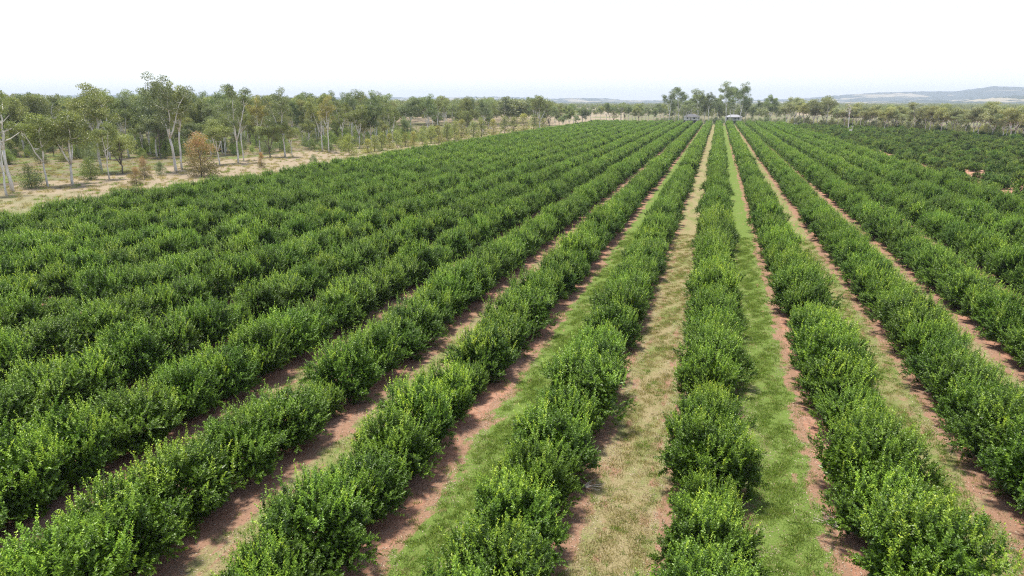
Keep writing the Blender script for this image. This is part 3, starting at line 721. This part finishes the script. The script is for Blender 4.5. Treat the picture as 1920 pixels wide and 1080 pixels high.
while cnt < 270:
    px = trng.uniform(-20, 1000); d = 150 + 200*trng.uniform(); p = along(px, d)
    if p.x > -116: continue
    if project(p)[1] > (312 - 0.045*px if px < 600 else 285): continue
    cnt += 1
    ub.append((px, plant('understorey_bush', BUSH[int(trng.integers(3))], p, trng.uniform(2.0, 5.8), '', tint=[(0.9, 1.1, 0.7), DEEP, OLIVE, (1.2, 1.4, 0.7)][int(trng.integers(4))], group='bushes under the left wood', cat='bush')))
for i, (px, e) in enumerate(sorted(ub, key=lambda w: w[0])): e['label'] = f'low green bush, {ORD(i+1)} from the left among the trunks of the left wood'

# trees round the houses and along the right boundary
FARH = [(1256, 520, 21, TALL[0], 'leftmost tall gum of the homestead clump'), (1274, 540, 24, TALL[2], 'tall gum left of the grey-roofed house, second in the homestead clump'), (1266, 560, 16, WOOD[0], 'bushy gum filling in under the two leftmost homestead gums'),
        (1297, 575, 19, WOOD[1], 'gum standing behind the grey-roofed house'), (1311, 545, 23, TALL[5], 'tall gum at the right end of grey-roofed house'), (1323, 560, 18, WOOD[2], 'round gum in the middle of the homestead clump'),
        (1331, 540, 20, TALL[3], 'slim gum right of the middle of homestead clump'), (1341, 560, 17, WOOD[3], 'gum at the head of the dry centre lane'), (1352, 575, 15, MID[1], 'dark low tree at the head of green lane'),
        (1364, 530, 26, TALL[1], 'tallest homestead gum left of the white veranda house'), (1378, 585, 25, TALL[2], 'tall gum behind the white veranda house'), (1390, 545, 26, TALL[0], 'tall gum right of the white veranda house'),
        (1400, 570, 18, WOOD[4], 'lower gum at the right end of the homestead clump'), (1425, 620, 15, WOOD[0], 'gum in the gap right of homestead clump'), (1447, 560, 18.5, WOOD[2], 'broad gum left of the parked white vehicles'),
        (1458, 570, 13, MID[0], 'small gum under the broad one beside the white vehicles'), (1412, 600, 11, MID[3], 'low tree between the homestead and the broad gum')]
FARH += [(1289, 528, 15, MID[2], 'slim gum in front of the left end of grey-roofed house'), (1372, 524, 17, TALL[3], 'thin gum in front of white veranda house'), (1347, 600, 19, WOOD[1], 'gum far behind the head of the two lanes'), (1318, 610, 17, WOOD[4], 'gum behind the middle of the homestead clump'), (1284, 600, 17, WOOD[3], 'gum behind the left end of the homestead clump')]
for px, d, H, v, lab in FARH: plant('homestead_gum', v, along(px, d), H*1.1, lab, tint=[GREY, DEEP, GREY][px % 3], wid=0.9)
mid_list = [(1042, 430, 11), (1056, 400, 9), (1068, 440, 13), (1085, 430, 9), (1100, 480, 12), (1012, 400, 19), (1030, 420, 15), (1145, 520, 15), (1152, 540, 13), (1166, 530, 14), (1180, 540, 13), (1193, 560, 12), (1218, 560, 12), (1227, 575, 11), (1118, 640, 9), (1205, 640, 8), (1240, 600, 12), (1049, 470, 14), (1062, 500, 13), (1076, 520, 14), (1092, 560, 12), (1108, 600, 13), (1127, 660, 12), (1138, 600, 14), (1173, 590, 15), (1187, 620, 13), (1199, 600, 14), (1212, 620, 12), (1233, 640, 14), (1246, 660, 14)]
for i, (px, d, H) in enumerate(mid_list):
    plant('paddock_tree', (WOOD + MID)[i % 9], along(px, d), H, f'low grey-green tree, {ORD(sorted(m[0] for m in mid_list).index(px)+1)} from left between the wood and the homestead', tint=[GREY, DEEP, OLIVE][i % 3], wid=1.1, group='trees between wood and homestead')
BL = []
i = 0; px = 1478.0
while px < 1935:
    u = (px-1478)/442.0; d = 520 - 150*u + trng.uniform(-14, 26)
    H = trng.normal(17.0 if px < 1562 else 12.6, 1.2); BL.append((px, d, H)); px += trng.uniform(5.5, 10.5) if not 1562 < px < 1585 else 12
for j, (px, d, H) in enumerate(BL):
    plant('boundary_gum', (WOOD + [MID[0], MID[2]]*2 + MID[:1])[int(trng.integers(10))], along(px, d), H, f'pale olive gum, {ORD(j+1)} from left in the boundary line on the right', tint=[(1.25, 1.2, 1.25), (1.4, 1.3, 1.15), (1.2, 1.2, 1.3)][j % 3], wid=1.2, group='gums in the right boundary line')
for j in range(96):
    px = 1485 + 4.65*j + trng.uniform(-4, 4); u = (px-1478)/442.0
    plant('boundary_bush', BUSH[j % 3], along(px, 530 - 150*u + trng.uniform(-15, 30)), trng.uniform(2.5, 6.5), f'low pale bush, {ORD(j+1)} from left under the boundary gums on the right', tint=[(1.3, 1.2, 1.1), (1.1, 1.15, 0.9), (1.5, 1.35, 1.1)][j % 3], group='bushes under the right boundary gums', cat='bush')
for j in range(44):
    px = 1236 + 5.6*j + trng.uniform(-3, 3)
    if min(abs(px-1300), abs(px-1379)) < 7: continue
    plant('homestead_bush', BUSH[j % 3], along(px, trng.uniform(530, 585)), trng.uniform(2.0, 5.5), f'garden bush, {ORD(j+1)} from left round the houses at the end of the rows', tint=[DEEP, GREY, DEEP][j % 3], group='bushes round the homestead', cat='bush')
vb = []
for px in range(1170, 2010, 10):
    u = max(0.0, (px-1478)/442.0); a = along(px, 520 - 150*u - 16 + trng.normal(0, 2.5)); q = along(px, 520 - 150*u + 420 + trng.normal(0, 6)); vb += [(a.x, a.y, 0.007), (q.x, q.y, 0.007)]
tag(link('boundary_verge', tri_mesh('boundary_verge', vb, [(2*i, 2*i+2, 2*i+3, 2*i+1) for i in range(len(vb)//2-1)], bpy.data.materials['woodland_floor'])), kind='structure')
plant('dead_gum', DEAD, along(1597, 440), 17, 'bare white dead gum standing in the right boundary line', tint=(1, 1, 1))

# far woodland: bands of trees between paddocks, one mass
FW = [gum(300+i, H=14, fork=0.3, nl=3, spread=0.28, crown_lo=0.3, crown_w=1.4, nleaf=26, leaf=0.95, rad=1.7, subs=4, tr=0.25) for i in range(4)]
def far_proto(g):
    a = g['crown']; va = np.empty(len(a.vertices)*3, np.float32); a.vertices.foreach_get('co', va); ta = np.empty(len(a.vertices), np.float32); a.attributes['tone'].data.foreach_get('value', ta)
    fa = np.empty(len(a.loops), np.int32); a.loops.foreach_get('vertex_index', fa)
    return proto('far_source', tri_mesh('far_tree', va.reshape(-1, 3), fa.reshape(-1, 3), M['gum'], ta))
FP = [far_proto(g) for g in FW]
pts = []; scs = []
tries = 0
while len(pts) < 9000 and tries < 200000:
    tries += 1
    px = trng.uniform(-60, 1990); d = 470*(3900/470)**trng.uniform()
    p = along(px, d)
    if 1030 < px < 1245 and d < 700 or px > 1480 and d < 640 or d < 600 and px > 1030: continue
    if p.x > 40 and p.y < far_edge(min(p.x, 240)) + 30: continue
    band = math.sin(p.y*0.0042 + 0.5*math.sin(p.x*0.0023) + 1.1) + 0.55*math.sin(p.x*0.0061 - p.y*0.0031) + 0.4*math.sin(p.x*0.017+p.y*0.013)
    lim = (-1.1 if 1245 < px < 1480 else -0.35 if d > 900 else 0.3) if px > 1030 else -2
    if band < lim and trng.uniform() > 0.03: continue
    pts.append((p.x, p.y, 0)); h = trng.uniform(0.75, 1.05)*(1.22 if px < 1030 else 0.85); scs.append((h*1.15, h*1.15, h))
while len(pts) < 9900:                 # the wood goes on to the left of the frame
    p = along(trng.uniform(-900, -60), trng.uniform(150, 480))
    if p.x > -122: continue
    pts.append((p.x, p.y, 0)); h = trng.uniform(0.8, 1.25); scs.append((h, h, h))
n = len(pts)
scatter('far_woodland', pts, trng.uniform(0, 6.28, n), scs, trng.integers(0, 4, n), FP, 'hazy bands of gum woodland between pale paddocks far behind the orchard', 'woodland')

# ------------------------------------------------------------------ houses
M['white'] = plain('white_boards', (0.64, 0.63, 0.60), 0.6); M['iron'] = plain('grey_roof_iron', (0.11, 0.11, 0.12), 0.7, 0.15); M['pale_iron'] = plain('pale_roof_iron', (0.26, 0.26, 0.28), 0.5, 0.3)
M['glass'] = plain('window_glass', (0.03, 0.035, 0.04), 0.08, 0.6); M['timber'] = plain('weathered_timber', (0.30, 0.26, 0.21), 0.85); M['shade'] = plain('underfloor_shade', (0.06, 0.055, 0.05), 0.8)  # the near-black one paints in the shade beneath the raised floors
M['concrete'] = plain('concrete', (0.45, 0.43, 0.40), 0.9)
def house(loc, rz, L, D, base, wall_h, roofm, label, veranda):
    e = bpy.data.objects.new('farmhouse', None); C.objects.link(e); e.location = loc; e.rotation_euler = (0, 0, rz); tag(e, label, 'house')
    MB().box(-L/2, L/2, -D/2, D/2, base, base+wall_h).build('wall', M['white'], e)
    b = MB(); z0 = base+wall_h+0.003; o = 0.6; vy = -D/2 - (2.6 if veranda else o); rise = D*0.24
    b.v = [(-L/2-o, vy, z0-0.02), (L/2+o, vy, z0-0.02), (L/2+o, D/2+o, z0), (-L/2-o, D/2+o, z0), (-L/2+D*0.42, 0, z0+rise), (L/2-D*0.42, 0, z0+rise)]
    b.f = [(0, 1, 5, 4), (1, 2, 5), (2, 3, 4, 5), (3, 0, 4), (3, 2, 1, 0)]
    rf = b.build('roof', roofm, e)
    MB().box(-L/2-o-0.02, L/2+o+0.02, vy-0.14, vy-0.01, z0-0.2, z0-0.03).build('gutter', M['white'], rf)
    for i in range(4):
        x = -L/2 + L*(i+0.5)/4
        if i == 1:
            dr = MB().box(x-0.45, x+0.45, -D/2-0.06, -D/2-0.003, base+0.02, base+2.05).build('door', M['timber'], e)
            MB().box(x+0.3, x+0.36, -D/2-0.12, -D/2-0.06, base+0.95, base+1.1).build('handle', M['iron'], dr)
        else:
            w = MB().box(x-0.75, x+0.75, -D/2-0.05, -D/2-0.003, base+0.85, base+2.05).build('window', M['glass'], e)
            fr = MB(); fr.box(x-0.83, x-0.75, -D/2-0.08, -D/2-0.003, base+0.77, base+2.13); fr.box(x+0.75, x+0.83, -D/2-0.08, -D/2-0.003, base+0.77, base+2.13); fr.box(x-0.75, x+0.75, -D/2-0.08, -D/2-0.003, base+0.77, base+0.85); fr.box(x-0.75, x+0.75, -D/2-0.08, -D/2-0.003, base+2.05, base+2.13); fr.box(x-0.03, x+0.03, -D/2-0.075, -D/2-0.052, base+0.85, base+2.05)
            fr.build('frame', M['white'], w)
    MB().box(-L/2+0.3, L/2-0.3, -D/2+0.3, D/2-0.3, -0.1, base-0.003).build('undercroft_shade', M['shade'], e)  # solid dark box standing in for the shaded opening under the floor
    for i in range(6):
        x = -L/2 + 0.1 + (L-0.2)*i/5
        MB().box(x-0.1, x+0.1, -D/2+0.02, -D/2+0.22, -0.1, base-0.004).build('stump', M['concrete'], e)
    if veranda:
        MB().box(-L/2, L/2, -D/2-2.5, -D/2-0.09, base-0.15, base-0.004).build('veranda_deck', M['timber'], e)
        for i in range(6):
            x = -L/2 + 0.08 + (L-0.16)*i/5
            MB().box(x-0.06, x+0.06, -D/2-2.48, -D/2-2.36, -0.1, z0-0.03).build('post', M['white'], e)
        rl = MB().box(-L/2, L/2, -D/2-2.47, -D/2-2.39, base+0.95, base+1.03).build('railing', M['white'], e)
        for i in range(46):
            x = -L/2 + 0.15 + (L-0.3)*i/45
            MB().box(x-0.035, x+0.035, -D/2-2.455, -D/2-2.405, base+0.05, base+0.948).build('baluster', M['white'], rl)
    return e
def facing(p): return math.atan2(-p.x, p.y)*-1 if False else math.atan2(p.y, p.x) - math.pi/2
p = along(1299, 556); house(p, facing(p)+0.15, 10.5, 7.5, 2.2, 2.7, M['iron'], 'high-set white farmhouse with grey roof at the far end of rows', False)
p = along(1378, 556); house(p, facing(p)-0.1, 11.0, 7.0, 2.0, 2.8, M['pale_iron'], 'white farmhouse with pale roof and railed veranda behind tall gums', True)
# parked vehicles right of the homestead
M['car'] = plain('white_paint', (0.78, 0.78, 0.77), 0.3, 0.5, 0.03); M['tyre'] = plain('tyre_rubber', (0.03, 0.03, 0.03), 0.9); M['rim'] = plain('wheel_rim', (0.5, 0.5, 0.5), 0.3, 0.5, 0.05, metal=0.8)
M['lamp'] = plain('lamp_glass', (0.7, 0.7, 0.72), 0.1, 0.6, 0.02)
def vehicle(loc, rz, label):
    e = bpy.data.objects.new('farm_vehicle', None); C.objects.link(e); e.location = loc; e.rotation_euler = (0, 0, rz); tag(e, label, 'vehicle', 'white vehicles parked by the homestead')
    prof = [(-2.4, 0.45), (-2.4, 1.0), (-0.7, 1.05), (-0.55, 1.75), (0.75, 1.78), (1.35, 1.1), (2.3, 0.98), (2.4, 0.5)]
    b = MB(); n = len(prof); b.v = [(x, -0.9, z) for x, z in prof] + [(x, 0.9, z) for x, z in prof]
    b.f = [tuple(range(n)), tuple(range(2*n-1, n-1, -1))] + [(i, i+n, (i+1) % n + n, (i+1) % n) for i in range(n)]
    b.build('body', M['car'], e)
    for s in (-1, 1):
        MB().box(-0.35, 0.75, s*0.903-0.006, s*0.903+0.006, 1.12, 1.62).build('window', M['glass'], e)
        MB().box(2.36, 2.42, s*0.62-0.18, s*0.62+0.18, 0.72, 0.88).build('headlight', M['lamp'], e)
        for x in (-1.5, 1.5):
            w = MB().tube([(x, s*0.92-0.11, 0.37), (x, s*0.92+0.11, 0.37)], [0.37, 0.37], 16).build('wheel', M['tyre'], e)
            MB().tube([(x, s*0.92-0.12, 0.37), (x, s*0.92+0.12, 0.37)], [0.2, 0.2], 12).build('rim', M['rim'], w)
    return e
p = along(1495, 515); vehicle(p, facing(p)+0.1, 'white farm utility vehicle parked in front of the boundary gums')
p = along(1470, 520); vehicle(p, facing(p)+0.2, 'white farm utility vehicle parked beside the broad gum, left of another one')

# power poles
def pole(loc, H, rz, label):
    e = bpy.data.objects.new('power_pole', None); C.objects.link(e); e.location = loc; e.rotation_euler = (0, 0, rz); tag(e, label, 'pole')
    MB().tube([(0, 0, -0.3), (0, 0, H)], [0.19, 0.13], 8).build('shaft', M['timber'], e)
    ca = MB().box(-1.0, 1.0, 0.15, 0.27, H-0.6, H-0.45).build('crossarm', M['timber'], e)
    for x in (-0.85, 0.0, 0.85): MB().tube([(x, 0.21, H-0.45), (x, 0.21, H-0.25)], [0.06, 0.04], 6).build('insulator', M['white'], ca)
pole(along(1093, 440), 7.5, 0.4, 'thin timber power pole left of the pale paddock')
pole(along(1165, 520), 11.5, 0.4, 'taller timber power pole among the trees left of the homestead')
# irrigation riser in the dark block
p = ground_at(1596, 255); e = bpy.data.objects.new('irrigation_riser', None); C.objects.link(e); e.location = p; tag(e, 'white irrigation riser post standing out of the dark citrus block', 'post')
MB().tube([(0, 0, -0.2), (0, 0, 4.6)], [0.14, 0.12], 8).build('post', M['white'], e); MB().box(-1.1, -0.16, -0.35, 0.35, 2.4, 3.0).build('control_box', M['white'], e); MB().tube([(-0.5, 0, 4.5), (0.5, 0, 4.55)], [0.07, 0.07], 6).build('crossbar', M['white'], e)
# dead prunings lying at the row edge
def pruning(loc, rz, seed, label):
    r = random.Random(seed); b = MB()
    for k in range(9):
        a = r.uniform(-0.6, 0.6); l = r.uniform(0.4, 0.95); z = r.uniform(0.05, 0.35)
        b.tube([(0, 0, 0.05), (l*0.5*math.cos(a), l*0.5*math.sin(a), 0.05+z*0.6), (l*math.cos(a), l*math.sin(a), 0.05+z)], [0.016, 0.012, 0.005], 5)
    o = b.build('dead_branch', M['dead_wood']); o.location = loc; o.rotation_euler = (0, 0, rz); tag(o, label, 'branch')
pruning(ground_at(1092, 915), 0.2, 1, 'pale bare dead branch sticking out by the dry lane')
pruning(ground_at(1572, 992), 2.4, 2, 'pale dead branch under citrus right of the green lane')

# ------------------------------------------------------------------ haze
hz = MB().box(-13990, 13990, -13990, 13990, -20, 230)
hm = bpy.data.materials.new('haze_air'); hm.use_nodes = True; nt = hm.node_tree; nt.nodes.clear()
out = nt.nodes.new('ShaderNodeOutputMaterial'); pv = nt.nodes.new('ShaderNodeVolumePrincipled')
pv.inputs['Color'].default_value = (0.76, 0.85, 1.0, 1); pv.inputs['Density'].default_value = 0.00011; pv.inputs['Anisotropy'].default_value = 0.0
nt.links.new(pv.outputs[0], out.inputs['Volume'])
tag(hz.build('haze', hm), kind='stuff')
